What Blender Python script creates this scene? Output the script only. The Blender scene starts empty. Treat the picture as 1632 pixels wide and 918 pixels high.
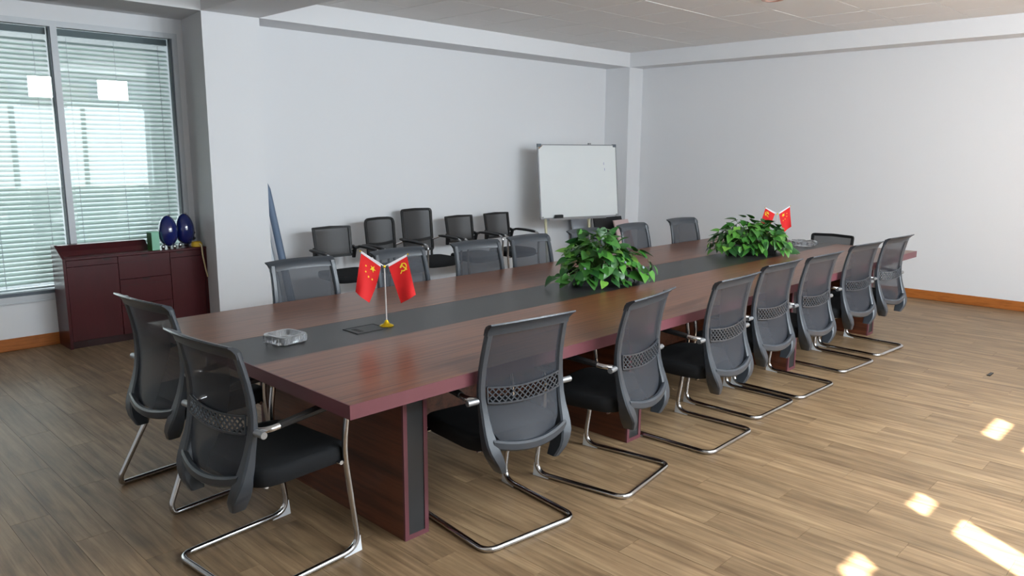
import bpy, math, random
from mathutils import Vector, Matrix

# ------------------------------------------------------------------ camera, world, sun, daylight, exposure
scene = bpy.context.scene
COL = scene.collection
IMG_W, IMG_H = 1632, 918
CAM_F = 1220.79
CAM_YAW, CAM_PITCH, CAM_ROLL = 0.794775, -0.17888, 0.0044917
CAM_POS = Vector((0.0, 0.0, 1.6))
_fw = Vector((math.cos(CAM_PITCH) * math.sin(CAM_YAW), math.cos(CAM_PITCH) * math.cos(CAM_YAW), math.sin(CAM_PITCH)))
_r = Vector((math.cos(CAM_YAW), -math.sin(CAM_YAW), 0.0))
_u = _r.cross(_fw)
_r2 = _r * math.cos(CAM_ROLL) + _u * math.sin(CAM_ROLL)
_u2 = -_r * math.sin(CAM_ROLL) + _u * math.cos(CAM_ROLL)
cam_data = bpy.data.cameras.new('camera')
cam_data.sensor_width = 36.0
cam_data.lens = 36.0 * CAM_F / IMG_W
cam_data.clip_start = 0.05
cam = bpy.data.objects.new('camera', cam_data)
COL.objects.link(cam)
cam.matrix_world = Matrix(((_r2.x, _u2.x, -_fw.x, CAM_POS.x), (_r2.y, _u2.y, -_fw.y, CAM_POS.y),
                           (_r2.z, _u2.z, -_fw.z, CAM_POS.z), (0, 0, 0, 1)))
scene.camera = cam

world = bpy.data.worlds.new('world')
scene.world = world
world.use_nodes = True
bg = world.node_tree.nodes['Background']
bg.inputs['Color'].default_value = (0.80, 0.90, 1.0, 1)
bg.inputs['Strength'].default_value = 0.7

# the sun comes in over the camera's right shoulder through gaps in the curtains of the front wall
SUN_H = Vector((0.56, 0.83)).normalized()
SUN_TAN = 1.007
sun_data = bpy.data.lights.new('sun', 'SUN')
sun_data.energy = 32.0
sun_data.color = (1.0, 0.92, 0.82)
sun_data.angle = math.radians(0.6)
sun = bpy.data.objects.new('sun', sun_data)
COL.objects.link(sun)
sun.rotation_euler = Vector((SUN_H.x, SUN_H.y, -SUN_TAN)).to_track_quat('-Z', 'Y').to_euler()

# daylight spread into the room by the front windows: a clear top pane over a glowing curtain, six times
WINDOWS_FRONT = [(1.85, 20), (2.90, 36), (3.99, 48), (5.07, 48), (6.15, 26), (7.15, 5)]
for wx, watts in WINDOWS_FRONT:
    for w_, h_, z_, share in ((0.50, 0.34, 2.61, 0.66), (1.0, 1.36, 1.60, 0.34)):
        ld = bpy.data.lights.new('window_daylight', 'AREA')
        ld.shape = 'RECTANGLE'
        ld.size, ld.size_y = w_, h_
        ld.energy = watts * share
        ld.color = (0.83, 0.925, 1.0)
        lo = bpy.data.objects.new('window_daylight', ld)
        COL.objects.link(lo)
        lo.location = (wx, -0.98, z_)
        lo.rotation_euler = (math.radians(90 - 3), 0, 0)
# added area lamp in the corridor, brightening the blinds from behind
ld = bpy.data.lights.new('blind_backlight', 'AREA')
ld.shape = 'RECTANGLE'
ld.size, ld.size_y, ld.energy, ld.color = 5.0, 1.6, 56, (0.9, 0.97, 1.0)
lo = bpy.data.objects.new('blind_backlight', ld)
COL.objects.link(lo)
lo.location = (1.2, 9.5, 1.0)
lo.rotation_euler = (math.radians(-90), 0, 0)

scene.view_settings.view_transform = 'Standard'
scene.view_settings.look = 'None'
scene.view_settings.gamma = 1.0
scene.view_settings.use_curve_mapping = False
scene.view_settings.exposure = 0.94
scene.cycles.use_denoising = True
scene.cycles.max_bounces = 10
scene.cycles.diffuse_bounces = 6
scene.cycles.glossy_bounces = 5
scene.cycles.transmission_bounces = 8
scene.cycles.transparent_max_bounces = 16
scene.cycles.caustics_reflective = False
scene.cycles.caustics_refractive = False
scene.cycles.sample_clamp_indirect = 6.0

RND = random.Random(7)


def project(P):
    v = Vector(P) - CAM_POS
    z = v.dot(_fw)
    if z < 0.05:
        return None
    return (IMG_W / 2 + CAM_F * v.dot(_r2) / z, IMG_H / 2 - CAM_F * v.dot(_u2) / z, z)


# ------------------------------------------------------------------ materials
def lin(c):
    c = c / 255.0
    return c / 12.92 if c <= 0.04045 else ((c + 0.055) / 1.055) ** 2.4


def rgb(r, g, b):
    return (lin(r), lin(g), lin(b), 1)


MATS = {}


def new_mat(name):
    m = bpy.data.materials.new(name)
    m.use_nodes = True
    MATS[name] = m
    return m, m.node_tree.nodes, m.node_tree.links, m.node_tree.nodes['Principled BSDF']


def plain(name, col, rough=0.5, metal=0.0, spec=0.5, bump=0.0, bump_scale=200.0, vary=0.0, coat=0.0):
    m, N, L, B = new_mat(name)
    B.inputs['Base Color'].default_value = col
    B.inputs['Roughness'].default_value = rough
    B.inputs['Metallic'].default_value = metal
    B.inputs['Specular IOR Level'].default_value = spec
    B.inputs['Coat Weight'].default_value = coat
    if bump or vary:
        tc = N.new('ShaderNodeTexCoord')
        no = N.new('ShaderNodeTexNoise')
        no.inputs['Scale'].default_value = bump_scale
        no.inputs['Detail'].default_value = 4
        L.new(tc.outputs['Object'], no.inputs['Vector'])
        if bump:
            bp = N.new('ShaderNodeBump')
            bp.inputs['Strength'].default_value = bump
            bp.inputs['Distance'].default_value = 0.002
            L.new(no.outputs['Fac'], bp.inputs['Height'])
            L.new(bp.outputs['Normal'], B.inputs['Normal'])
        if vary:
            cr = N.new('ShaderNodeMapRange')
            cr.inputs['To Min'].default_value = 1 - vary
            cr.inputs['To Max'].default_value = 1 + vary
            L.new(no.outputs['Fac'], cr.inputs['Value'])
            mx = N.new('ShaderNodeMix')
            mx.data_type = 'RGBA'
            mx.blend_type = 'MULTIPLY'
            mx.inputs['Factor'].default_value = 1
            mx.inputs[6].default_value = col
            L.new(cr.outputs['Result'], mx.inputs[7])
            L.new(mx.outputs[2], B.inputs['Base Color'])
    return m


def wood(name, stops, stretch, scale=1.0, rough=0.3, spec=0.5, bump=0.04, coat=0.0):
    """grain: noise stretched along one axis, colour ramp of stops [(pos, col)]"""
    m, N, L, B = new_mat(name)
    tc = N.new('ShaderNodeTexCoord')
    mp = N.new('ShaderNodeMapping')
    mp.inputs['Scale'].default_value = stretch
    L.new(tc.outputs['Object'], mp.inputs['Vector'])
    n1 = N.new('ShaderNodeTexNoise')
    n1.inputs['Scale'].default_value = scale
    n1.inputs['Detail'].default_value = 6
    n1.inputs['Roughness'].default_value = 0.6
    n1.inputs['Distortion'].default_value = 0.3
    L.new(mp.outputs['Vector'], n1.inputs['Vector'])
    cr = N.new('ShaderNodeValToRGB')
    el = cr.color_ramp.elements
    el[0].position, el[0].color = stops[0]
    el[1].position, el[1].color = stops[-1]
    for p, c in stops[1:-1]:
        e = el.new(p)
        e.color = c
    L.new(n1.outputs['Fac'], cr.inputs['Fac'])
    L.new(cr.outputs['Color'], B.inputs['Base Color'])
    B.inputs['Roughness'].default_value = rough
    B.inputs['Specular IOR Level'].default_value = spec
    B.inputs['Coat Weight'].default_value = coat
    bp = N.new('ShaderNodeBump')
    bp.inputs['Strength'].default_value = bump
    bp.inputs['Distance'].default_value = 0.001
    if bump:
        L.new(n1.outputs['Fac'], bp.inputs['Height'])
        L.new(bp.outputs['Normal'], B.inputs['Normal'])
    return m


plain('wall_paint', rgb(225, 226, 228), 0.75, spec=0.25, bump=0.08, bump_scale=90)
plain('ceiling_tile', rgb(238, 237, 236), 0.9, spec=0.1, bump=0.25, bump_scale=160, vary=0.03)
plain('ceiling_grid', rgb(120, 118, 115), 0.8)
wood('baseboard_wood', [(0.3, rgb(140, 78, 28)), (0.55, rgb(176, 104, 45)), (0.75, rgb(158, 90, 36))], (3, 3, 30), 2.0, 0.4)
wood('table_wood', [(0.28, rgb(62, 32, 20)), (0.45, rgb(97, 59, 39)), (0.58, rgb(119, 75, 50)), (0.75, rgb(80, 45, 29))],
     (0.9, 40, 40), 1.3, 0.30, spec=0.42, bump=0.0)
wood('leg_wood', [(0.28, rgb(50, 24, 15)), (0.45, rgb(84, 44, 27)), (0.58, rgb(104, 58, 37)), (0.75, rgb(66, 33, 21))],
     (26, 1.2, 26), 1.0, 0.35)
plain('table_edge', rgb(98, 54, 61), 0.4, vary=0.05, bump_scale=30)
plain('table_strip', rgb(40, 40, 40), 0.36, bump=0.15, bump_scale=700)
plain('leg_inset', rgb(40, 41, 42), 0.45)
wood('mahogany', [(0.3, rgb(63, 15, 19)), (0.55, rgb(69, 17, 22)), (0.75, rgb(66, 16, 20))], (4, 4, 0.8), 3.0, 0.3, coat=0.0)
plain('mahogany_dark', rgb(44, 14, 16), 0.3)
plain('chair_plastic', rgb(52, 57, 63), 0.36, spec=0.5)
plain('chair_black', rgb(17, 17, 18), 0.5)
plain('seat_fabric', rgb(24, 25, 27), 0.85, spec=0.25, bump=0.5, bump_scale=900)
plain('chrome', (0.55, 0.55, 0.56, 1), 0.16, metal=1.0)
plain('glide_white', rgb(222, 226, 230), 0.5)
plain('flag_red', rgb(214, 20, 22), 0.7)
plain('flag_yellow', rgb(240, 205, 40), 0.6)
plain('flag_white', rgb(225, 222, 224), 0.6)
plain('gold', rgb(224, 190, 40), 0.25, metal=0.85)
plain('pole_silver', rgb(215, 210, 208), 0.3, metal=0.5)
plain('board_white', rgb(222, 226, 226), 0.25, vary=0.02, bump_scale=3)
plain('aluminium', rgb(150, 153, 156), 0.35, metal=0.7)
plain('frame_grey', rgb(196, 200, 204), 0.45)
plain('frame_dark', rgb(92, 100, 108), 0.5)
plain('blind_slat', rgb(206, 216, 212), 0.5)
plain('eraser_black', rgb(30, 30, 32), 0.7)
plain('corner_brown', rgb(150, 120, 95), 0.6)
plain('stand_cream', rgb(205, 200, 165), 0.5)
plain('egg_blue', rgb(14, 28, 92), 0.06, spec=0.7, coat=0.6)
plain('box_green', rgb(140, 196, 168), 0.6)
plain('yellow_plastic', rgb(205, 165, 35), 0.45)
plain('cord_cream', rgb(205, 190, 150), 0.6)
plain('cable_black', rgb(20, 20, 20), 0.5)
plain('paper_blue', rgb(104, 122, 146), 0.55)
plain('paper_white', rgb(212, 218, 224), 0.6)
plain('board_black', rgb(20, 19, 20), 0.4)
plain('board_pink', rgb(205, 180, 178), 0.5)
plain('board_greyblue', rgb(196, 202, 212), 0.5)
plain('soil', rgb(40, 30, 22), 0.95)
plain('planter', rgb(34, 34, 34), 0.5)
plain('stem_green', rgb(70, 105, 45), 0.6)
plain('curtain_cloth', rgb(228, 222, 208), 0.85)
plain('marker_ink', rgb(150, 152, 190), 0.7)
plain('slot_black', rgb(10, 10, 10), 0.6)
plain('lamp_ring', rgb(205, 160, 145), 0.4)
plain('flower_pale', rgb(150, 158, 180), 0.6)
for nm, c in (('leaf_a', (52, 104, 38)), ('leaf_b', (74, 130, 46)), ('leaf_c', (36, 80, 36)), ('leaf_d', (104, 152, 58))):
    m_ = plain(nm, rgb(*c), 0.38, spec=0.5)

# woven mesh fabric of the chair backs: fine weave lets part of the light through
def mesh_fabric(name, col, see):
    m, N, L, B = new_mat(name)
    B.inputs['Base Color'].default_value = col
    B.inputs['Roughness'].default_value = 0.6
    tr = N.new('ShaderNodeBsdfTransparent')
    mix = N.new('ShaderNodeMixShader')
    mix.inputs['Fac'].default_value = see
    L.new(B.outputs['BSDF'], mix.inputs[1])
    L.new(tr.outputs['BSDF'], mix.inputs[2])
    L.new(mix.outputs['Shader'], N['Material Output'].inputs['Surface'])
    return m


mesh_fabric('back_mesh', rgb(31, 35, 43), 0.18)
mesh_fabric('back_mesh_black', rgb(10, 10, 11), 0.20)


def glass_mats():
    m, N, L, B = new_mat('window_glass')
    gl = N.new('ShaderNodeBsdfGlossy')
    gl.inputs['Roughness'].default_value = 0.0
    tr = N.new('ShaderNodeBsdfTransparent')
    tr.inputs['Color'].default_value = (0.93, 0.97, 0.96, 1)
    fr = N.new('ShaderNodeFresnel')
    fr.inputs['IOR'].default_value = 1.5
    mix = N.new('ShaderNodeMixShader')
    L.new(fr.outputs['Fac'], mix.inputs['Fac'])
    L.new(tr.outputs['BSDF'], mix.inputs[1])
    L.new(gl.outputs['BSDF'], mix.inputs[2])
    L.new(mix.outputs['Shader'], N['Material Output'].inputs['Surface'])
    m, N, L, B = new_mat('crystal')
    B.inputs['Base Color'].default_value = (0.97, 0.98, 1, 1)
    B.inputs['Roughness'].default_value = 0.02
    B.inputs['Transmission Weight'].default_value = 0.9
    B.inputs['IOR'].default_value = 1.5


glass_mats()


def floor_mat():
    """vinyl planks: grain along Y, a tone of its own for every plank (cell hash of the world position)"""
    m, N, L, B = new_mat('floor_wood')
    geo = N.new('ShaderNodeNewGeometry')
    sx = N.new('ShaderNodeSeparateXYZ')
    L.new(geo.outputs['Position'], sx.inputs['Vector'])

    def math_node(op, a, b=None):
        n = N.new('ShaderNodeMath')
        n.operation = op
        for i, v in enumerate((a, b)):
            if v is None:
                continue
            if isinstance(v, (int, float)):
                n.inputs[i].default_value = v
            else:
                L.new(v, n.inputs[i])
        return n.outputs[0]
    col = math_node('FLOOR', math_node('DIVIDE', math_node('ADD', sx.outputs['X'], PL_X0N), PL_W))
    off = math_node('MULTIPLY', math_node('FRACT', math_node('MULTIPLY', col, 0.377)), PL_L)
    row = math_node('FLOOR', math_node('DIVIDE', math_node('ADD', math_node('ADD', sx.outputs['Y'], 20.0), off), PL_L))
    cv = N.new('ShaderNodeCombineXYZ')
    L.new(col, cv.inputs['X'])
    L.new(row, cv.inputs['Y'])
    wn = N.new('ShaderNodeTexWhiteNoise')
    wn.noise_dimensions = '2D'
    L.new(cv.outputs['Vector'], wn.inputs['Vector'])
    # grain, shifted per plank
    gx = math_node('MULTIPLY', sx.outputs['X'], 30.0)
    gy = math_node('ADD', math_node('MULTIPLY', sx.outputs['Y'], 1.5), math_node('MULTIPLY', wn.outputs['Value'], 40.0))
    gv = N.new('ShaderNodeCombineXYZ')
    L.new(gx, gv.inputs['X'])
    L.new(gy, gv.inputs['Y'])
    n1 = N.new('ShaderNodeTexNoise')
    n1.inputs['Scale'].default_value = 1.0
    n1.inputs['Detail'].default_value = 6
    n1.inputs['Roughness'].default_value = 0.62
    n1.inputs['Distortion'].default_value = 0.5
    L.new(gv.outputs['Vector'], n1.inputs['Vector'])
    cr = N.new('ShaderNodeValToRGB')
    el = cr.color_ramp.elements
    el[0].position, el[0].color = 0.25, rgb(94, 71, 50)
    el[1].position, el[1].color = 0.75, rgb(162, 136, 104)
    e = el.new(0.48)
    e.color = rgb(130, 106, 79)
    L.new(n1.outputs['Fac'], cr.inputs['Fac'])
    mr = N.new('ShaderNodeMapRange')
    mr.inputs['To Min'].default_value = 0.88
    mr.inputs['To Max'].default_value = 1.10
    L.new(wn.outputs['Value'], mr.inputs['Value'])
    mx = N.new('ShaderNodeMix')
    mx.data_type = 'RGBA'
    mx.blend_type = 'MULTIPLY'
    mx.inputs['Factor'].default_value = 1
    L.new(cr.outputs['Color'], mx.inputs[6])
    L.new(mr.outputs['Result'], mx.inputs[7])
    n2 = N.new('ShaderNodeTexNoise')
    n2.inputs['Scale'].default_value = 1.0
    n2.inputs['Detail'].default_value = 3
    bv = N.new('ShaderNodeCombineXYZ')
    L.new(math_node('MULTIPLY', sx.outputs['X'], 9.0), bv.inputs['X'])
    L.new(math_node('ADD', math_node('MULTIPLY', sx.outputs['Y'], 3.2), math_node('MULTIPLY', wn.outputs['Value'], 17.0)), bv.inputs['Y'])
    L.new(bv.outputs['Vector'], n2.inputs['Vector'])
    m2 = N.new('ShaderNodeMapRange')
    m2.inputs['From Min'].default_value = 0.3
    m2.inputs['From Max'].default_value = 0.7
    m2.inputs['To Min'].default_value = 0.80
    m2.inputs['To Max'].default_value = 1.16
    L.new(n2.outputs['Fac'], m2.inputs['Value'])
    mx2 = N.new('ShaderNodeMix')
    mx2.data_type = 'RGBA'
    mx2.blend_type = 'MULTIPLY'
    mx2.inputs['Factor'].default_value = 1
    L.new(mx.outputs[2], mx2.inputs[6])
    L.new(m2.outputs['Result'], mx2.inputs[7])
    L.new(mx2.outputs[2], B.inputs['Base Color'])
    B.inputs['Roughness'].default_value = 0.45
    B.inputs['Specular IOR Level'].default_value = 0.32
    bp = N.new('ShaderNodeBump')
    bp.inputs['Strength'].default_value = 0.12
    bp.inputs['Distance'].default_value = 0.001
    L.new(n1.outputs['Fac'], bp.inputs['Height'])
    L.new(bp.outputs['Normal'], B.inputs['Normal'])


PL_W, PL_L, PL_X0N = 0.152, 0.92, 20.0
floor_mat()


# ------------------------------------------------------------------ mesh helpers
class MB:
    def __init__(self):
        self.v, self.f = [], []

    def box(self, x0, x1, y0, y1, z0, z1, bev=0.0):
        b = len(self.v)
        if bev <= 0:
            self.v += [(x, y, z) for z in (z0, z1) for y in (y0, y1) for x in (x0, x1)]
            self.f += [tuple(b + i for i in q) for q in ((0, 2, 3, 1), (4, 5, 7, 6), (0, 1, 5, 4), (2, 6, 7, 3), (0, 4, 6, 2), (1, 3, 7, 5))]
        else:
            rings = []
            for z, d in ((z0, bev), (z0 + bev, 0), (z1 - bev, 0), (z1, bev)):
                a0, a1, b0, b1 = x0 + d, x1 - d, y0 + d, y1 - d
                c = bev
                rings.append([(a0 + c, b0, z), (a1 - c, b0, z), (a1, b0 + c, z), (a1, b1 - c, z), (a1 - c, b1, z), (a0 + c, b1, z), (a0, b1 - c, z), (a0, b0 + c, z)])
            self.loft(rings)
        return self

    def obox(self, c, ax, ay, az, hx, hy, hz):
        b = len(self.v)
        c, ax, ay, az = Vector(c), Vector(ax), Vector(ay), Vector(az)
        for k in (-1, 1):
            for j in (-1, 1):
                for i in (-1, 1):
                    self.v.append(tuple(c + ax * hx * i + ay * hy * j + az * hz * k))
        self.f += [tuple(b + i for i in q) for q in ((0, 2, 3, 1), (4, 5, 7, 6), (0, 1, 5, 4), (2, 6, 7, 3), (0, 4, 6, 2), (1, 3, 7, 5))]
        return self

    def bar(self, p, q, w, t, up=(0, 0, 1)):
        p, q = Vector(p), Vector(q)
        d = (q - p)
        L = d.length
        d.normalize()
        s = d.cross(Vector(up))
        if s.length < 1e-5:
            s = Vector((1, 0, 0))
        s.normalize()
        n = s.cross(d)
        return self.obox((p + q) / 2, d, s, n, L / 2, w / 2, t / 2)

    def loft(self, rings, closed=True, caps=True):
        b = len(self.v)
        n = len(rings[0])
        for r in rings:
            self.v += [tuple(p) for p in r]
        for i in range(len(rings) - 1):
            for j in range(n if closed else n - 1):
                k = (j + 1) % n
                self.f.append((b + i * n + j, b + i * n + k, b + (i + 1) * n + k, b + (i + 1) * n + j))
        if closed and caps:
            self.f.append(tuple(b + j for j in reversed(range(n))))
            self.f.append(tuple(b + (len(rings) - 1) * n + j for j in range(n)))
        return self

    def grid(self, pts):
        return self.loft(pts, closed=False)

    def tube(self, path, r, n=10, caps=True):
        P = [Vector(p) for p in path]
        rs = r if isinstance(r, (list, tuple)) else [r] * len(P)
        rings = []
        t0 = (P[1] - P[0]).normalized()
        ref = Vector((0, 0, 1)) if abs(t0.z) < 0.9 else Vector((1, 0, 0))
        nrm = (ref - t0 * ref.dot(t0)).normalized()
        for i, p in enumerate(P):
            if i == 0:
                t = t0
            elif i == len(P) - 1:
                t = (P[i] - P[i - 1]).normalized()
            else:
                t = ((P[i + 1] - P[i]).normalized() + (P[i] - P[i - 1]).normalized()).normalized()
            nrm = (nrm - t * nrm.dot(t)).normalized()
            bi = t.cross(nrm)
            rings.append([p + (nrm * math.cos(2 * math.pi * k / n) + bi * math.sin(2 * math.pi * k / n)) * rs[i] for k in range(n)])
        return self.loft(rings, caps=caps)

    def lathe(self, prof, n=24, c=(0, 0, 0)):
        rings = [[(c[0] + r * math.cos(2 * math.pi * k / n), c[1] + r * math.sin(2 * math.pi * k / n), c[2] + z) for k in range(n)] for r, z in prof]
        return self.loft(rings)

    def prism(self, poly, axis, a, b):
        """polygon of 2-D points extruded along an axis (0,1,2) from a to b"""
        def put(p, w):
            q = list(p)
            q.insert(axis, w)
            return tuple(q)
        return self.loft([[put(p, a) for p in poly], [put(p, b) for p in poly]])

    def mesh(self, name, mat, smooth=False, angle=40):
        me = bpy.data.meshes.new(name)
        me.from_pydata([tuple(p) for p in self.v], [], self.f)
        me.materials.append(MATS[mat])
        import bmesh
        bm = bmesh.new()
        bm.from_mesh(me)
        bmesh.ops.recalc_face_normals(bm, faces=bm.faces)
        if smooth:
            lim = math.radians(angle)
            for f in bm.faces:
                f.smooth = True
            for e in bm.edges:
                if len(e.link_faces) == 2 and e.calc_face_angle(0) > lim:
                    e.smooth = False
        bm.to_mesh(me)
        bm.free()
        return me

    def build(self, name, mat, parent=None, smooth=False, angle=40):
        return link(name, self.mesh(name, mat, smooth, angle), parent)


def link(name, me, parent=None):
    o = bpy.data.objects.new(name, me)
    COL.objects.link(o)
    if parent is not None:
        o.parent = parent
    return o


def thing(name, label, cat, loc=(0, 0, 0), rz=0.0, group=None):
    o = bpy.data.objects.new(name, None)
    o.empty_display_size = 0.1
    COL.objects.link(o)
    o.location = loc
    o.rotation_euler = (0, 0, rz)
    return tag(o, label, cat, group)


def tag(o, label, cat, group=None):
    o['label'] = label
    o['category'] = cat
    if group:
        o['group'] = group
    return o


def struct(o):
    o['kind'] = 'structure'
    return o


def copy_tree(o, parent=None):
    c = o.copy()
    COL.objects.link(c)
    if parent is not None:
        c.parent = parent
    for ch in list(KIDS.get(o.name, [])):
        copy_tree(ch, c)
    return c


KIDS = {}


def index_kids():
    KIDS.clear()
    for o in bpy.data.objects:
        if o.parent:
            KIDS.setdefault(o.parent.name, []).append(o)


def fillet(pts, radii, seg=6):
    """polyline with rounded corners"""
    P = [Vector(p) for p in pts]
    out = [P[0]]
    for i in range(1, len(P) - 1):
        r = radii[i - 1] if isinstance(radii, (list, tuple)) else radii
        a, b, c = P[i - 1], P[i], P[i + 1]
        d1, d2 = (a - b), (c - b)
        l1, l2 = d1.length, d2.length
        t = min(r, l1 * 0.48, l2 * 0.48)
        p0, p1 = b + d1.normalized() * t, b + d2.normalized() * t
        for k in range(seg + 1):
            s = k / seg
            out.append(p0 * (1 - s) ** 2 + b * 2 * s * (1 - s) + p1 * s ** 2)
    out.append(P[-1])
    return out


def interp(x, tab):
    """smooth interpolation in a table [(x, y)]"""
    if x <= tab[0][0]:
        return tab[0][1]
    for i in range(len(tab) - 1):
        (x0, y0), (x1, y1) = tab[i], tab[i + 1]
        if x <= x1:
            t = (x - x0) / (x1 - x0)
            m0 = (y1 - tab[i - 1][1]) / (x1 - tab[i - 1][0]) if i > 0 else (y1 - y0) / (x1 - x0)
            m1 = (tab[i + 2][1] - y0) / (tab[i + 2][0] - x0) if i + 2 < len(tab) else (y1 - y0) / (x1 - x0)
            h = x1 - x0
            return ((2 * t ** 3 - 3 * t ** 2 + 1) * y0 + (t ** 3 - 2 * t ** 2 + t) * h * m0 + (-2 * t ** 3 + 3 * t ** 2) * y1 + (t ** 3 - t ** 2) * h * m1)
    return tab[-1][1]


# ------------------------------------------------------------------ the room
X0, XR, XRB = -1.6, 9.09, 8.78        # left end, right wall, face of the right beam
Y0, YP, YR, YW = -1.1, 6.40, 6.80, 7.00   # front wall, pillar/beam faces, recessed wall, window wall
ZC, ZB = 2.89, 2.705
PXL, PXR = 2.885, 3.395               # the pillar beside the window

# floor: slab with vinyl planks
fl = struct(MB().box(X0 - 0.2, XR + 0.2, Y0 - 0.2, YW + 0.2, -0.15, -0.004).build('floor', 'ceiling_grid'))
cells = []
c0, c1 = math.floor((X0 + PL_X0N) / PL_W), math.floor((XR + PL_X0N) / PL_W)
for c in range(c0, c1 + 1):
    xa, xb = c * PL_W - PL_X0N, (c + 1) * PL_W - PL_X0N
    xa, xb = max(xa, X0), min(xb, XR)
    off = (c * 0.377) % 1.0 * PL_L
    r0, r1 = math.floor((Y0 + 20 + off) / PL_L), math.floor((YW + 20 + off) / PL_L)
    for r in range(r0, r1 + 1):
        ya, yb = max(r * PL_L - 20 - off, Y0), min((r + 1) * PL_L - 20 - off, YW)
        if xb - xa < 0.01 or yb - ya < 0.01:
            continue
        best = 0
        for t in (0.1, 0.5, 0.9):
            q = project(((xa + xb) / 2, ya + (yb - ya) * t, 0))
            if q and -20 < q[0] < IMG_W + 20 and 0 < q[1] < IMG_H + 20:
                best = max(best, 1.0 / q[2])
        under = 1.95 < xa < 7.0 and 2.6 < ya and yb < 6.7       # hidden below the table and behind it
        cells.append((0 if under else best, xa, xb, ya, yb))
cells.sort(key=lambda t: -t[0])
G = 0.0006
plank_meshes = {}
rest = MB()
for i, (s, xa, xb, ya, yb) in enumerate(cells):
    if i < 300 and s > 0:
        w, l = round(xb - xa, 4), round(yb - ya, 4)
        if (w, l) not in plank_meshes:
            plank_meshes[(w, l)] = MB().box(G, w - G, G, l - G, -0.004, 0).mesh('plank', 'floor_wood')
        p = link('plank', plank_meshes[(w, l)], fl)
        p.location = (xa, ya, 0)
    else:
        rest.box(xa + G, xb - G, ya + G, yb - G, -0.004, 0)
ro = rest.build('far_planks', 'floor_wood', fl)
ro['kind'] = 'stuff'

# ceiling of mineral-fibre tiles
ce = struct(MB().box(X0 - 0.2, XR + 0.2, Y0 - 0.2, YW + 0.2, ZC + 0.012, ZC + 0.15).build('ceiling', 'ceiling_grid'))
tile_meshes = {}
TX, TY, TP = 4.64, 5.325, 0.605
gx = sorted([PXR] + [TX + TP * k for k in range(-2, 7) if PXR + 0.02 < TX + TP * k < XRB - 0.02] + [XRB])
gy = sorted([Y0] + [TY + TP * k for k in range(-11, 3) if Y0 + 0.02 < TY + TP * k < YP - 0.02] + [YP])
g = 0.0045
for i in range(len(gx) - 1):
    for j in range(len(gy) - 1):
        w, l = round(gx[i + 1] - gx[i], 4), round(gy[j + 1] - gy[j], 4)
        if (w, l) not in tile_meshes:
            tile_meshes[(w, l)] = MB().box(g, w - g, g, l - g, 0, 0.014).mesh('ceiling_tile', 'ceiling_tile')
        t = link('ceiling_tile', tile_meshes[(w, l)], ce)
        t.location = (gx[i], gy[j], ZC + RND.choice((0, 0, 0, 0.0015)))
MB().box(X0, PXL, Y0, YP, ZC, ZC + 0.012).build('ceiling_panel', 'ceiling_tile', ce)

struct(MB().box(PXR - 0.3, XR + 0.2, YR, YR + 0.15, 0, ZC + 0.1).build('wall_back', 'wall_paint'))
struct(MB().box(XR, XR + 0.15, Y0 - 0.15, YR, 0, ZC + 0.1).build('wall_right', 'wall_paint'))
struct(MB().box(XRB, XR, Y0, YP, ZB, ZC + 0.1).build('beam_right', 'wall_paint'))
struct(MB().box(PXR, XR, YP, YR, ZB, ZC + 0.1).build('beam_back', 'wall_paint'))
struct(MB().box(XRB, XR, YP, YR, 0, ZB).build('column_right', 'wall_paint'))
m = MB()
m.loft([[(PXL, YP, z), (PXR, YP, z), (PXR, YR + 0.1, z), (2.99, YW + 0.1, z)] for z in (0, ZB + 0.02)])
struct(m.build('column_left', 'wall_paint'))
struct(MB().box(PXL, PXR, Y0, YR, ZB, ZC + 0.1).build('beam_cross', 'wall_paint'))
struct(MB().box(X0, 3.05, YP - 0.001, YW + 0.1, ZB - 0.001, ZC + 0.1).build('beam_window', 'wall_paint'))
struct(MB().box(X0 - 0.15, X0, Y0 - 0.15, YW + 0.15, 0, ZC + 0.1).build('wall_left', 'wall_paint'))
# window wall below and above the glazing
WZ0, WZ1 = 0.385, 2.58
WXL, WXR = -0.97, 2.92
m = MB().box(X0, 3.0, YW, YW + 0.12, 0, WZ0).box(X0, 3.0, YW, YW + 0.12, WZ1, ZB).box(X0, WXL, YW, YW + 0.12, WZ0, WZ1).box(WXR, 3.0, YW, YW + 0.12, WZ0, WZ1)
struct(m.build('wall_window', 'wall_paint'))
# front wall behind the camera with its ribbon of windows
FX0, FX1, FZ0, FZ1 = -0.8, 8.6, 0.9, 2.8
m = MB().box(X0, XR, Y0 - 0.15, Y0, 0, FZ0).box(X0, XR, Y0 - 0.15, Y0, FZ1, ZC + 0.1).box(X0, FX0, Y0 - 0.15, Y0, FZ0, FZ1).box(FX1, XR, Y0 - 0.15, Y0, FZ0, FZ1)
struct(m.build('wall_front', 'wall_paint'))
struct(MB().box(X0 - 0.3, XR + 0.3, Y0 - 0.35, Y0 - 0.15, 2.975, 3.06).build('trim_1', 'wall_paint'))   # sunshade outside
struct(MB().box(FX0, FX1, Y0 - 0.034, Y0 - 0.026, 2.315, 2.479).build('trim_2', 'frame_grey'))               # transom
gaps = [(1.42, 1.60), (2.19, 2.375), (3.47, 3.83), (4.7, 6.0), (6.3, 6.9)]  # unseen curtains, gaps laid out for the sun patches; wide right ones add bounce
edges = [FX0] + [v for gp in gaps for v in gp] + [FX1]
names = ['leftmost', 'second', 'third', 'fourth', 'fifth', 'rightmost']
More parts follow.
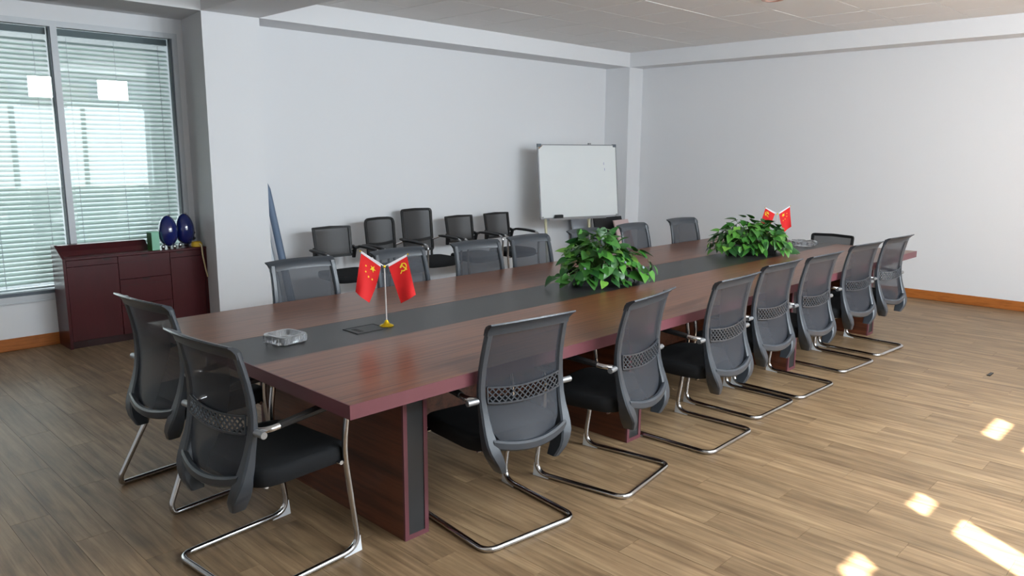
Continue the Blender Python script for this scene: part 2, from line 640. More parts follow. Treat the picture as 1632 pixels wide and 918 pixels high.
for i in range(0, len(edges), 2):
    a, b = edges[i], edges[i + 1]
    n = max(6, int((b - a) / 0.03))
    outer = [(a + (b - a) * k / n, Y0 - 0.02 + 0.014 * math.sin(k * 1.3)) for k in range(n + 1)]
    poly = outer + [(x, y + 0.006) for x, y in reversed(outer)]
    o = MB().prism(poly, 2, FZ0 - 0.05, 2.70).build('curtain', 'curtain_cloth', smooth=True)
    tag(o, 'unseen cream curtain shaping the sun gaps of the front windows, %s panel' % names[i // 2], 'curtain', 'curtains of the front windows')

# baseboards
def base(name, x0, x1, y0, y1):
    struct(MB().box(x0, x1, y0, y1, 0, 0.1, 0.004).build(name, 'baseboard_wood'))
base('baseboard_right', XR - 0.014, XR, Y0, YP)
base('baseboard_back', PXR, XRB, YR - 0.014, YR)
base('baseboard_window', X0, 2.96, YW - 0.014, YW)
base('baseboard_column', PXL, PXR, YP - 0.014, YP)

# corridor behind the glazing; its window openings are invented to brighten the blinds
m = MB().box(-4, 7, 9.6, 9.75, 0, 0.1).box(-4, 7, 9.6, 9.75, 2.1, 3.0)
for a, b in ((-4, -1.0), (-0.2, 0.25), (1.05, 1.5), (2.3, 2.75), (3.55, 7)):
    m.box(a, b, 9.6, 9.75, 0.1, 2.1)
struct(m.build('wall_corridor', 'wall_paint'))
struct(MB().box(-4, 7, YW + 0.12, 9.75, 2.9, 3.05).build('ceiling_corridor', 'wall_paint'))
struct(MB().box(-4, 7, YW + 0.2, 9.75, -0.15, 0.0).build('floor_corridor', 'wall_paint'))
struct(MB().box(-4.15, -4, YW, 9.75, 0, 3.0).box(7, 7.15, YW, 9.75, 0, 3.0).build('wall_corridor_end', 'wall_paint'))

# glazed partition
win = struct(MB().box(WXL, WXR, YW - 0.012, YW + 0.06, WZ1 - 0.045, WZ1).box(WXL, WXR, YW - 0.012, YW + 0.06, WZ0, WZ0 + 0.045)
             .box(WXR - 0.045, WXR, YW - 0.012, YW + 0.06, WZ0 + 0.045, WZ1 - 0.045).box(WXL, WXL + 0.045, YW - 0.012, YW + 0.06, WZ0 + 0.045, WZ1 - 0.045).build('window_1', 'frame_grey'))
MULL = [1.953, 0.98, 0.01]
for x in MULL:
    MB().box(x - 0.024, x + 0.024, YW - 0.012, YW + 0.06, WZ0 + 0.045, WZ1 - 0.045).build('mullion', 'frame_grey', win)
    MB().box(x - 0.034, x - 0.024, YW, YW + 0.06, WZ0 + 0.045, WZ1 - 0.045).build('gasket', 'frame_dark', win)
MB().box(WXR - 0.057, WXR - 0.045, YW, YW + 0.06, WZ0 + 0.045, WZ1 - 0.045).build('gasket', 'frame_dark', win)
MB().box(WXL, WXR - 0.05, YW + 0.0, YW + 0.06, WZ0 + 0.045, WZ0 + 0.072).build('gasket', 'frame_dark', win)
spans = [(MULL[0] + 0.024, WXR - 0.057), (MULL[1] + 0.024, MULL[0] - 0.034), (MULL[2] + 0.024, MULL[1] - 0.034), (WXL + 0.045, MULL[2] - 0.034)]
for a, b in spans:
    MB().box(a, b, YW + 0.022, YW + 0.028, WZ0 + 0.07, WZ1 - 0.045).build('pane', 'window_glass', win)
struct(MB().box(WXL, WXR, YW - 0.02, YW, WZ0 - 0.012, WZ0).build('trim_3', 'frame_grey'))

# venetian blinds behind the panes
SL = 0.0375
ZT = WZ1 - 0.045
blind_names = ['white venetian blind in the right pane behind the cabinet', 'white venetian blind in the pane left of the mullion']
for (a, b), lab in zip(spans[:2], blind_names):
    a, b = a + 0.002, b - 0.002
    w = b - a
    root = thing('venetian_blind', lab, 'blind', ((a + b) / 2, YW + 0.10, WZ0 + 0.06), 0, 'blinds of the glazed partition')
    MB().box(-w / 2, w / 2, -0.028, 0.028, ZT - WZ0 - 0.06 - 0.055, ZT - WZ0 - 0.062).build('head_rail', 'frame_dark', root)
    MB().box(-w / 2, w / 2, -0.025, 0.025, 0.02, 0.034).build('bottom_rail', 'frame_grey', root)
    prof = []
    for k in range(5):
        s = k / 4 - 0.5
        prof.append((s * 0.044, 0.005 * (1 - 4 * s * s)))
    ang = math.radians(33)
    ring = []
    for (py, pz) in prof + [(py, pz - 0.0012) for py, pz in reversed(prof)]:
        ring.append((py * math.cos(ang) - pz * math.sin(ang), py * math.sin(ang) + pz * math.cos(ang)))
    sm = MB().prism(ring, 0, -w / 2, w / 2).mesh('slat', 'blind_slat', True)
    z = 0.075
    while z < ZT - WZ0 - 0.06 - 0.075:
        s = link('slat', sm, root)
        s.location = (0, 0, z)
        z += SL
    for cx in (-0.36, 0.0, 0.36):
        MB().box(cx - 0.002, cx + 0.002, -0.029, -0.026, 0.03, ZT - WZ0 - 0.12).build('ladder_cord', 'frame_grey', root)

# ------------------------------------------------------------------ conference table
TX0, TX1, TY0, TY1, TZ = 1.409, 7.325, 2.162, 3.965, 0.73
SY0, SY1 = 2.866, 3.302
tab = thing('conference_table', 'long walnut conference table with dark centre strip and slab legs', 'table', (0, 0, 0))
TB = TZ - 0.053
e = 0.004
MB().box(TX0 + e, TX1 - e, TY0 + e, SY0 - 0.001, TZ - 0.03, TZ, 0.0006).build('top_panel', 'table_wood', tab)
MB().box(TX0 + e, TX1 - e, SY1 + 0.001, TY1 - e, TZ - 0.03, TZ, 0.0006).build('top_panel', 'table_wood', tab)
MB().box(TX0 + e, TX1 - e, SY0, SY1, TZ - 0.03, TZ - 0.0004).build('centre_strip', 'table_strip', tab)
MB().box(TX0, TX1, TY0, TY0 + 0.05, TB, TZ - 0.0002, 0).build('edge_band', 'table_edge', tab)
MB().box(TX0, TX1, TY1 - 0.05, TY1, TB, TZ - 0.0002, 0).build('edge_band', 'table_edge', tab)
MB().box(TX0, TX0 + 0.05, TY0 + 0.05, TY1 - 0.05, TB, TZ - 0.0302, 0).box(TX0, TX0 + e, TY0 + 0.05, TY1 - 0.05, TZ - 0.0302, TZ - 0.0002).build('edge_band', 'table_edge', tab)
MB().box(TX1 - 0.05, TX1, TY0 + 0.05, TY1 - 0.05, TB, TZ - 0.0302, 0).box(TX1 - e, TX1, TY0 + 0.05, TY1 - 0.05, TZ - 0.0302, TZ - 0.0002).build('edge_band', 'table_edge', tab)
MB().box(TX0 + 0.05, TX1 - 0.05, TY0 + 0.05, TY1 - 0.05, TZ - 0.045, TZ - 0.031).build('underside', 'leg_wood', tab)
LY0, LY1 = 2.365, 3.56
for lx0, lx1 in ((1.788, 1.912), (3.325, 3.452), (5.308, 5.435), (6.88, 7.008)):
    leg = MB().box(lx0, lx1, LY0 + 0.012, LY1 - 0.012, 0.0, TZ - 0.046).build('leg', 'leg_wood', tab)
    for yy in (LY0, LY1 - 0.012):
        MB().box(lx0, lx0 + 0.02, yy, yy + 0.012, 0, TZ - 0.046).box(lx1 - 0.02, lx1, yy, yy + 0.012, 0, TZ - 0.046).box(lx0 + 0.02, lx1 - 0.02, yy, yy + 0.012, 0, 0.02).build('edge_frame', 'table_edge', leg)
        MB().box(lx0 + 0.02, lx1 - 0.02, yy + (0.004 if yy == LY0 else 0), yy + (0.012 if yy == LY0 else 0.008), 0.02, TZ - 0.046).build('inset_strip', 'leg_inset', leg)
for a, b in ((1.912, 3.325), (3.452, 5.308), (5.435, 6.88)):
    MB().box(a, b, 2.95, 2.975, 0.22, TZ - 0.046).build('modesty_panel', 'leg_wood', tab)
# flip-up cable outlets let into the strip
for px_, py_ in ((2.11, 3.075), (6.56, 3.06)):
    pf = MB().box(px_ - 0.085, px_ + 0.085, py_ - 0.06, py_ + 0.06, TZ - 0.01, TZ + 0.0016).build('cable_outlet', 'leg_inset', tab)
    MB().box(px_ - 0.09, px_ + 0.09, py_ - 0.065, py_ - 0.06, TZ - 0.01, TZ + 0.003).box(px_ - 0.09, px_ + 0.09, py_ + 0.06, py_ + 0.065, TZ - 0.01, TZ + 0.003).box(px_ - 0.09, px_ - 0.085, py_ - 0.06, py_ + 0.06, TZ - 0.01, TZ + 0.003).box(px_ + 0.085, px_ + 0.09, py_ - 0.06, py_ + 0.06, TZ - 0.01, TZ + 0.003).build('outlet_frame', 'slot_black', pf)
    MB().box(px_ - 0.06, px_ - 0.035, py_ - 0.035, py_ + 0.035, TZ, TZ + 0.0026).build('finger_slot', 'slot_black', pf)

# ------------------------------------------------------------------ chairs
PROF = [(0.30, -0.236), (0.40, -0.222), (0.46, -0.204), (0.54, -0.182), (0.62, -0.168), (0.70, -0.166), (0.78, -0.176), (0.86, -0.194), (0.91, -0.208), (0.94, -0.218)]
WO = [(0.31, 0.158), (0.36, 0.190), (0.42, 0.222), (0.48, 0.228), (0.56, 0.224), (0.64, 0.227), (0.75, 0.222), (0.93, 0.214)]
WI = [(0.31, 0.126), (0.36, 0.146), (0.42, 0.165), (0.48, 0.178), (0.56, 0.186), (0.64, 0.191), (0.75, 0.188), (0.93, 0.180)]


def back_y(z, u):
    return interp(z, PROF) - 0.026 * (1 - u * u) + 0.012


def arm_and_sled(rear_legs=False, wide=0.251):
    r = 0.0125
    R = []
    for s in (1, -1):
        R.append([(s * 0.205, -0.150, 0.615), (s * wide, -0.12, 0.622), (s * wide, 0.17, 0.645), (s * wide, 0.232, 0.622), (s * (wide - 0.002), 0.205, 0.46), (s * 0.245, 0.268, r), (s * 0.245, 0.15, r)])
    return R, r


def make_sled_mesh(rear_legs=False):
    R, r = arm_and_sled()
    right = fillet(R[0][:-1] + [(0.245, 0.1, r)], [0.03, 0.06, 0.07, 0.09, 0.10], 7)
    left = fillet(R[1][:-1] + [(-0.245, 0.1, r)], [0.03, 0.06, 0.07, 0.09, 0.10], 7)
    m = MB()
    if not rear_legs:
        mid = fillet([(0.245, 0.1, r), (0.245, -0.235, r), (-0.245, -0.235, r), (-0.245, 0.1, r)], 0.06, 7)
        m.tube(right[:-1] + mid + list(reversed(left[:-1])), r, 12)
    else:
        for s, side in ((1, right), (-1, left)):
            back = fillet([(s * 0.245, 0.1, r), (s * 0.245, -0.27, r), (s * 0.238, -0.275, 0.05), (s * 0.19, -0.10, 0.40)], [0.06, 0.03], 7)
            m.tube(side[:-1] + back, r, 12)
    # crosswise seat support under the cushion
    m.tube([(-0.252, 0.19, 0.40), (0.252, 0.19, 0.40)], 0.009, 8)
    m.tube([(-0.19, -0.10, 0.385), (0.19, -0.10, 0.385)], 0.009, 8)
    return m


def make_seat_mesh(w=0.24, y0=-0.165, y1=0.275, z0=0.385, z1=0.462):
    rings = []
    n = 40
    cy, hy = (y0 + y1) / 2, (y1 - y0) / 2
    for k, (t, sc) in enumerate(((0.0, 0.90), (0.06, 0.955), (0.3, 0.995), (0.6, 1.0), (0.86, 0.985), (0.97, 0.95), (1.0, 0.86))):
        ring = []
        for j in range(n):
            a = 2 * math.pi * j / n
            cx = math.copysign(abs(math.cos(a)) ** 0.38, math.cos(a)) * w * sc
            sy = math.copysign(abs(math.sin(a)) ** 0.38, math.sin(a)) * hy * sc
            drop = -0.016 * max(0, sy / hy) ** 3 + 0.006 * min(1, abs(cx / w)) ** 2
            ring.append((cx, cy + sy, z0 + (z1 - z0) * t + drop))
        rings.append(ring)
    m = MB().loft(rings)
    return m


def make_back_frame():
    m = MB()
    zs = [0.315, 0.335, 0.36, 0.39, 0.42, 0.45, 0.49, 0.53, 0.58, 0.63, 0.68, 0.74, 0.80, 0.86, 0.905, 0.925]
    for s in (1, -1):
        rings = []
        for z in zs:
            wo, wi = interp(z, WO), interp(z, WI)
            y = back_y(z, 1.0)
            th = interp(z, [(0.31, 0.030), (0.36, 0.052), (0.44, 0.052), (0.55, 0.034), (0.70, 0.026), (0.93, 0.024)])
            yb, yf = y - th * 0.5, y + th * 0.5
            if z < 0.45:
                yf += (0.45 - z) * 0.28
                yb += max(0, 0.37 - z) * 0.3
            c = min(0.007, (wo - wi) * 0.3)
            ring = [(wi + c, yb), (wo - c, yb), (wo, yb + c), (wo, yf - c), (wo - c, yf), (wi + c, yf), (wi, yf - c), (wi, yb + c)]
            rings.append([(s * x, yy, z) for x, yy in ring])
        m.loft(rings)
    # top rail with the lip rolled to the rear
    rings = []
    nu = 16
    for k in range(nu + 1):
        u = -1 + 2 * k / nu
        x = u * 0.214
        crown = 0.006 * (1 - u * u)
        sec = []
        for (dy, z) in ((0.012, 0.888), (0.012, 0.912), (0.0, 0.926), (-0.024, 0.938), (-0.042, 0.943), (-0.044, 0.937), (-0.028, 0.926), (-0.012, 0.908), (-0.012, 0.888)):
            zz = z + crown
            xx = x * (1 + 0.05 * max(0, (z - 0.92) / 0.024))
            sec.append((xx, back_y(min(z, 0.91), u) + dy, zz))
        rings.append(sec)
    m.loft(rings)
    # bottom cross rail, bowed to the rear
    rings = []
    for k in range(nu + 1):
        u = -1 + 2 * k / nu
        x = u * 0.195
        y = back_y(0.43, 1) - 0.034 * (1 - u * u) - 0.004
        zc = 0.447 - 0.030 * (1 - u * u)
        sec = [(x, y + dy, zc + dz) for dy, dz in ((0.012, -0.017), (0.012, 0.013), (0.004, 0.02), (-0.008, 0.02), (-0.016, 0.012), (-0.016, -0.012), (-0.008, -0.02), (0.004, -0.02))]
        rings.append(sec)
    m.loft(rings)
    return m


def make_back_mesh(zlo=0.43, zhi=0.90, dip=0.0):
    rows = []
    for i in range(13):
        z = zlo + (zhi - zlo) * i / 12
        w = interp(z, WI) + 0.004
        if z < 0.5:
            w -= (0.5 - z) * 0.55
        dz = dip * (min(1, max(0, (0.90 - z) / 0.2)) if zlo > 0.6 else min(1, max(0, (z - 0.43) / 0.1)))
        rows.append([(u * w, back_y(z, u * 0.82) + 0.004, z - dz * (1 - u * u)) for u in [-1 + 2 * j / 10 for j in range(11)]])
    return MB().grid(rows)


def make_lattice():
    m = MB()
    z0, z1, w = 0.608, 0.672, 0.19

    def sp(x, z, off=-0.008):
        dip = -0.016 * (1 - (x / w) ** 2)
        return Vector((x, back_y(z, x / 0.23) + off, z + dip))
    n = 12
    for z, h in ((z0, 0.007), (z1, 0.007)):
        for k in range(n):
            x0, x1 = -w + 2 * w * k / n, -w + 2 * w * (k + 1) / n
            m.bar(sp(x0, z), sp(x1, z), 0.006, h)
    for x in (-w, w):
        m.bar(sp(x, z0), sp(x, z1), 0.006, 0.006, (0, 1, 0))
    run = 0.072
    k = -w - run
    while k < w:
        for d in (1, -1):
            pts = []
            for t in (0, 0.25, 0.5, 0.75, 1.0):
                x = k + run * (t if d > 0 else 1 - t)
                z = z0 + (z1 - z0) * t
                pts.append((x, z))
            for (xa, za), (xb, zb) in zip(pts[:-1], pts[1:]):
                if -w <= xa <= w and -w <= xb <= w:
                    m.bar(sp(xa, za), sp(xb, zb), 0.005, 0.005, (0, 1, 0))
        k += 0.0288
    return m


def make_arm_pad(s, wide=0.251):
    path = fillet([(s * wide, -0.075, 0.625), (s * wide, 0.165, 0.647), (s * wide, 0.215, 0.634)], 0.05, 5)
    rings = []
    for i, p in enumerate(path):
        k = 0.75 if i in (0, len(path) - 1) else 1.0
        hw, hh = 0.020 * k, 0.016 * k
        rings.append([(p.x + a * hw, p.y, p.z + 0.003 + b * hh) for a, b in ((-1, -0.5), (-0.6, -0.9), (0.6, -0.9), (1, -0.5), (1, 0.4), (0.6, 0.9), (-0.6, 0.9), (-1, 0.4))])
    return MB().loft(rings)


def make_glide(s):
    x = s * 0.245
    poly = [(0.274, 0.0), (0.185, 0.0), (0.19, 0.006), (0.225, 0.014), (0.248, 0.034), (0.258, 0.066), (0.268, 0.066)]
    return MB().prism(poly, 0, x - 0.010, x + 0.010)


SHARED = {}


def part(key, fn, name, mat, parent, smooth=True):
    if key not in SHARED:
        SHARED[key] = fn().mesh(name, mat, smooth)
    return link(name, SHARED[key], parent)


def mesh_chair(label, cx, cy, deg, group, kind='cantilever'):
    t = thing('mesh_back_chair', label, 'chair', (cx, cy, 0), math.radians(deg), group)
    rear = kind == 'rear_legs'
    part('sled%d' % rear, lambda: make_sled_mesh(rear), 'sled_frame', 'chrome', t)
    part('seat', make_seat_mesh, 'seat', 'seat_fabric', t)
    dark = 'chair_plastic'
    part('bframe', make_back_frame, 'back_frame', dark, t)
    if rear:
        part('bmesh', make_back_mesh, 'back_mesh', 'back_mesh', t)
    else:
        part('bmesh_up', lambda: make_back_mesh(0.67, 0.90, 0.016), 'back_mesh', 'back_mesh', t)
        part('bmesh_low', lambda: make_back_mesh(0.43, 0.61, 0.016), 'back_mesh', 'back_mesh', t)
        part('lattice', make_lattice, 'lumbar_lattice', dark, t, False)
    for s in (1, -1):
        part('pad%d' % s, lambda: make_arm_pad(s), 'arm_pad', 'chair_black', t)
        part('joint%d' % s, lambda: MB().tube([(s * 0.20, -0.153, 0.617), (s * 0.276, -0.153, 0.617)], 0.013, 12), 'arm_joint', 'aluminium', t)
        if not rear:
            part('glide%d' % s, lambda: make_glide(s), 'floor_glide', 'glide_white', t, False)
    return t


ORD = ['first', 'second', 'third', 'fourth', 'fifth', 'sixth', 'seventh']
NEAR = [(2.195, 2.025, -6.4), (2.98, 1.984, 9.0), (3.734, 1.949, 1.4), (4.412, 2.02, -1.0), (4.978, 1.995, -2.0), (5.78, 2.024, -5.0), (6.44, 2.016, -4.0)]
ends = {0: 'nearest the left table end', 6: 'nearest the right wall'}
for i, (x, y, a) in enumerate(NEAR):
    f = Vector((-math.sin(math.radians(a)), math.cos(math.radians(a))))
    lab = 'grey mesh-back chair on the near side of the table, %s from the left' % ORD[i]
    mesh_chair(lab, x + f.x * 0.235, y + f.y * 0.235, a, 'chairs along the near side of the table')
FAR = [(2.365, 4.12, -1.5), (3.09, 4.10, 2.5), (3.74, 4.07, -4), (4.31, 4.07, -1), (5.02, 4.08, 3), (5.70, 4.08, 2), (6.50, 4.08, -4)]
for i, (x, y, a) in enumerate(FAR):
    lab = 'chair with grey mesh back facing us over the far table edge, %s from the left' % ORD[i]
    mesh_chair(lab, x, y - 0.23, 180 + a, 'chairs along the far side of the table')
mesh_chair('mesh-back chair with lattice band at the left table end, nearest the camera', 1.33, 2.67, -85, 'chairs at the left table end')
mesh_chair('dark mesh-back chair on slanted chrome legs at the left table end, nearer the cabinet', 1.45, 3.545, -84, 'chairs at the left table end', 'rear_legs')


# ---- black visitor chairs along the back wall and at the far table end
def low_back(bz0, bz1, w, round_top, tilt):
    """frame ring of a rectangular back"""
    def pt(x, z):
        t = (z - bz0) / (bz1 - bz0)
        return Vector((x, -0.19 - tilt * t - 0.018 * (1 - (x / w) ** 2), z))
    return pt


def make_low_frame(bz0, bz1, w, rt, tilt, lumbar=False):
    pt = low_back(bz0, bz1, w, rt, tilt)
    m = MB()
    wb = w * 0.96
    loop = fillet([(0, 0, bz1 + 0.006), (w, 0, bz1), (wb, 0, bz0), (-wb, 0, bz0), (-w, 0, bz1), (0, 0, bz1 + 0.006)], [rt, 0.03, 0.03, rt], 5)
    pts = [pt(p.x, p.z) for p in loop]
    rings = []
    n = len(pts)
    cz = (bz0 + bz1) / 2
    for p in pts:
        d = Vector((p.x, 0, (p.z - cz) * w / ((bz1 - bz0) / 2)))
        d = d.normalized() if d.length > 0 else Vector((0, 0, 1))
        d = Vector((p.x / w, 0, (p.z - cz) / ((bz1 - bz0) / 2)))
        mx = max(abs(d.x), abs(d.z))
        inw = Vector((-d.x if abs(d.x) > 0.93 * mx else 0, 0, -d.z if abs(d.z) > 0.93 * mx else 0))
        if inw.length < 1e-4:
            inw = -d
        inw.normalize()
        b = 0.026
        rings.append([p + Vector((0, 0.010, 0)), p + inw * b + Vector((0, 0.008, 0)), p + inw * b - Vector((0, 0.008, 0)), p - Vector((0, 0.010, 0))])
    m.loft(rings, caps=False)
    if lumbar:
        zl = bz0 + 0.14
        rr = []
        for k in range(9):
            x = -wb + 2 * wb * k / 8
            p = pt(x, zl - 0.02 * (1 - (x / wb) ** 2))
            rr.append([p + Vector((0, 0.01, -0.014)), p + Vector((0, 0.01, 0.014)), p + Vector((0, -0.012, 0.014)), p + Vector((0, -0.012, -0.014))])
        m.loft(rr)
    # uprights down to the seat
    for s in (1, -1):
        a = pt(s * (wb - 0.02), bz0 + 0.02)
        if lumbar:
            m.tube(fillet([a, (a.x, a.y - 0.01, 0.46), (s * 0.16, -0.14, 0.385)], 0.05, 4), 0.014, 8)
        else:                                     # low backs hang between the arms
            m.prism([(a.y - 0.012, bz0 - 0.02), (a.y + 0.018, bz0 - 0.02), (a.y + 0.05, 0.65), (a.y - 0.012, 0.67)], 0, s * (wb + 0.002), s * (wb + 0.024))
            m.bar((s * (wb + 0.01), a.y + 0.02, 0.648), (s * 0.262, a.y + 0.03, 0.652), 0.03, 0.016)
    return m


def make_low_mesh(bz0, bz1, w, rt, tilt):
    pt = low_back(bz0, bz1, w, rt, tilt)
    rows = []
    for i in range(9):
        t = i / 8
        z = bz0 + 0.012 + (bz1 - bz0 - 0.022) * t
        ww = (w * 0.96 + (w - w * 0.96) * t) - 0.014
        if rt > 0.06 and t > 0.9:
            ww -= rt * 0.3
        rows.append([pt(ww * (-1 + 2 * j / 8), z) for j in range(9)])
    return MB().grid(rows)


def make_wall_pad(s):
    rings = []
    for k in range(9):
        t = k / 8
        y = -0.17 + 0.33 * t
        z = 0.655 - 0.012 * t + 0.006 * math.sin(t * 3.14)
        q = 0.7 if k in (0, 8) else 1.0
        rings.append([(s * 0.262 + a * 0.023 * q, y, z + b * 0.014 * q) for a, b in ((-1, -0.5), (-0.6, -1), (0.6, -1), (1, -0.5), (1, 0.5), (0.6, 1), (-0.6, 1), (-1, 0.5))])
    return MB().loft(rings)


def make_wall_sled():
    r = 0.012
    m = MB()
    side = {}
    for s in (1, -1):
        side[s] = fillet([(s * 0.262, 0.10, 0.642), (s * 0.262, 0.215, 0.638), (s * 0.262, 0.205, 0.45), (s * 0.25, 0.235, 0.06), (s * 0.25, 0.23, r), (s * 0.25, 0.1, r)], [0.07, 0.09, 0.05, 0.04], 6)
    mid = fillet([(0.25, 0.1, r), (0.25, -0.22, r), (-0.25, -0.22, r), (-0.25, 0.1, r)], 0.06, 6)
    m.tube(side[1][:-1] + mid + list(reversed(side[-1][:-1])), r, 10)
    for s in (1, -1):
        m.tube([(s * 0.262, -0.16, 0.648), (s * 0.19, -0.20, 0.62)], 0.010, 8)
    m.tube([(-0.255, 0.2, 0.39), (0.255, 0.2, 0.39)], 0.009, 8)
    return m


def wall_chair(label, cx, cy, deg, group, key, bz0, bz1, w, rt, tilt, lumbar=False):
    t = thing('visitor_chair', label, 'chair', (cx, cy, 0), math.radians(deg), group)
    part('wsled', make_wall_sled, 'sled_frame', 'chrome', t)
    part('wseat', lambda: make_seat_mesh(0.235, -0.17, 0.25, 0.385, 0.455), 'seat', 'seat_fabric', t)
    part('wf' + key, lambda: make_low_frame(bz0, bz1, w, rt, tilt, lumbar), 'back_frame', 'chair_black', t)
    part('wm' + key, lambda: make_low_mesh(bz0, bz1, w, rt, tilt), 'back_mesh', 'back_mesh_black', t)
    for s in (1, -1):
        part('wpad%d' % s, lambda: make_wall_pad(s), 'arm_pad', 'chair_black', t)
    return t


GW = 'black chairs lined up along the back wall'
wall_chair('black low-backed armchair by the back wall, leftmost, nearest the paper roll', 4.035, 6.19, 176, GW, 'low', 0.565, 0.858, 0.205, 0.012, 0.05)
wall_chair('black chair with rounded high back and lumbar bar, between low chair and tallest chair', 4.645, 6.22, 184, GW, 'mid', 0.52, 0.91, 0.195, 0.07, 0.04, True)
wall_chair('tallest black high-backed chair in the row along the back wall', 5.22, 6.36, 178, GW, 'high', 0.50, 0.962, 0.205, 0.04, 0.05, True)
wall_chair('black low-backed armchair just right of the tallest wall chair', 5.79, 6.30, 180, GW, 'low', 0.565, 0.858, 0.205, 0.012, 0.05)
wall_chair('black low-backed armchair by the back wall, nearest the whiteboard', 6.39, 6.30, 181, GW, 'low', 0.565, 0.858, 0.205, 0.012, 0.05)
wall_chair('black low-backed chair at the far table end by the right wall', 7.37, 3.02, 90, 'chair at the far table end', 'end', 0.5, 0.79, 0.21, 0.03, 0.03)

# ------------------------------------------------------------------ whiteboard on its stand
wb = thing('whiteboard', 'white dry-erase board on a thin cream stand beside the corner column', 'whiteboard', (7.47, 6.13, 0), math.radians(-16.5))
BW, BH, BZ = 1.17, 0.90, 0.765
lean = 0.10


def wbp(x, t, d=0.0):
    """point on the board: x across, t 0..1 up, d in front"""
    return Vector((x, lean * t - d, BZ + BH * t))


def wb_slab(name, x0, x1, t0, t1, d0, d1, mat, parent):
    m = MB()
    m.loft([[wbp(x0, t0, d), wbp(x1, t0, d), wbp(x1, t1, d), wbp(x0, t1, d)] for d in (d0, d1)])
    return m.build(name, mat, parent)


wb_slab('board_panel', -BW / 2 + 0.01, BW / 2 - 0.01, 0.01, 0.99, -0.012, 0.004, 'board_white', wb)
fr = MB()
for x0, x1, t0, t1 in ((-BW / 2, BW / 2, 0, 0.014), (-BW / 2, BW / 2, 0.986, 1), (-BW / 2, -BW / 2 + 0.012, 0.014, 0.986), (BW / 2 - 0.012, BW / 2, 0.014, 0.986)):
    fr.loft([[wbp(x0, t0, d), wbp(x1, t0, d), wbp(x1, t1, d), wbp(x0, t1, d)] for d in (-0.014, 0.007)])
fr.build('board_frame', 'aluminium', wb)
for sx_ in (-1, 1):
    wb_slab('corner_cap', sx_ * BW / 2 - (0.0 if sx_ < 0 else 0.05), sx_ * BW / 2 + (0.05 if sx_ < 0 else 0.0), 0.965, 1.006, -0.016, 0.009, 'frame_dark', wb)
    wb_slab('corner_cap', sx_ * BW / 2 - (0.0 if sx_ < 0 else 0.04), sx_ * BW / 2 + (0.04 if sx_ < 0 else 0.0), -0.006, 0.03, -0.016, 0.009, 'aluminium', wb)
pv = MB()
pv.loft([[wbp(-BW / 2 + 0.012, 0.985, d), wbp(-BW / 2 + 0.012, 0.93, d), wbp(-BW / 2 + 0.04, 0.955, d), wbp(-BW / 2 + 0.075, 0.985, d)] for d in (0.0042, 0.0052)])
pv.build('peeled_corner', 'corner_brown', wb)
wb_slab('top_clip', 0.16, 0.20, 0.995, 1.02, -0.01, 0.006, 'aluminium', wb)
for t0, x_ in ((0.72, 0.38), (0.64, 0.39)):
    wb_slab('marker_stroke', x_, x_ + 0.008, t0, t0 + 0.035, 0.0042, 0.0048, 'marker_ink', wb)
MB().box(-0.50, 0.35, -0.062, -0.006, BZ - 0.014, BZ - 0.002).box(-0.50, 0.35, -0.066, -0.060, BZ - 0.014, BZ + 0.008).build('pen_tray', 'aluminium', wb)
for x_ in (-0.50, 0.14):
    MB().loft([[wbp(x_ + a * 0.012, t_, -0.028 - b * 0.012) for a, b in ((-1, -1), (1, -1), (1, 1), (-1, 1))] for t_ in (-BZ / BH + 0.03, 0.85)]).build('stand_post', 'stand_cream', wb)
    MB().box(x_ - 0.016, x_ + 0.016, -0.32, 0.2, 0.0, 0.03).build('stand_foot', 'stand_cream', wb)
MB().bar((0.20, 0.05, 0.75), (0.36, 0.30, 0.02), 0.018, 0.018).build('rear_strut', 'aluminium', wb)
MB().box(-0.488, 0.128, -0.05, -0.03, 0.12, 0.145).build('cross_bar', 'stand_cream', wb)
# felt eraser standing in the tray
er = MB().box(-0.055, 0.055, -0.02, 0.02, 0, 0.05, 0.005).build('board_eraser', 'eraser_black')
q = wb.matrix_basis @ Vector((-0.345, -0.037, BZ - 0.002))
er.location = q
er.rotation_euler = (0, 0, math.radians(-16.5))
tag(er, 'black felt eraser on the lower left of the whiteboard tray', 'eraser')


# panels leaning in the corner behind the board
def leaning_panel(name, label, x0, x1, ybase, ytop, h, mat, dx=0.0):
    t = 0.02
    m = MB()
    a, b = Vector((x0, ybase, 0)), Vector((x1, ybase, 0))
    c, d = Vector((x1 + dx, ytop, h)), Vector((x0 + dx, ytop, h))
    off = Vector((0, -t, 0))
    m.loft([[a, b, c, d], [a + off, b + off, c + off, d + off]])
    o = m.build(name, mat)
    tag(o, label, 'panel')
    return o


leaning_panel('leaning_board', 'black board leaning in the corner behind the whiteboard', 8.05, 8.66, 6.22, 6.40, 0.70, 'board_black', 0.0)
leaning_panel('leaning_plank', 'pale pink plank leaning against the corner column behind the whiteboard', 8.44, 8.76, 6.13, 6.30, 0.66, 'board_pink', -0.08)
leaning_panel('leaning_sheet', 'pale grey sheet leaning on the wall behind the whiteboard legs', 7.98, 8.30, 6.56, 6.79, 0.95, 'board_greyblue', 0.0)

# ------------------------------------------------------------------ roll of drawings leaning beside the pillar
pr = thing('paper_roll', 'slate-blue and white paper roll leaning in the recess beside the pillar', 'paper roll', (3.72, 6.62, 0))


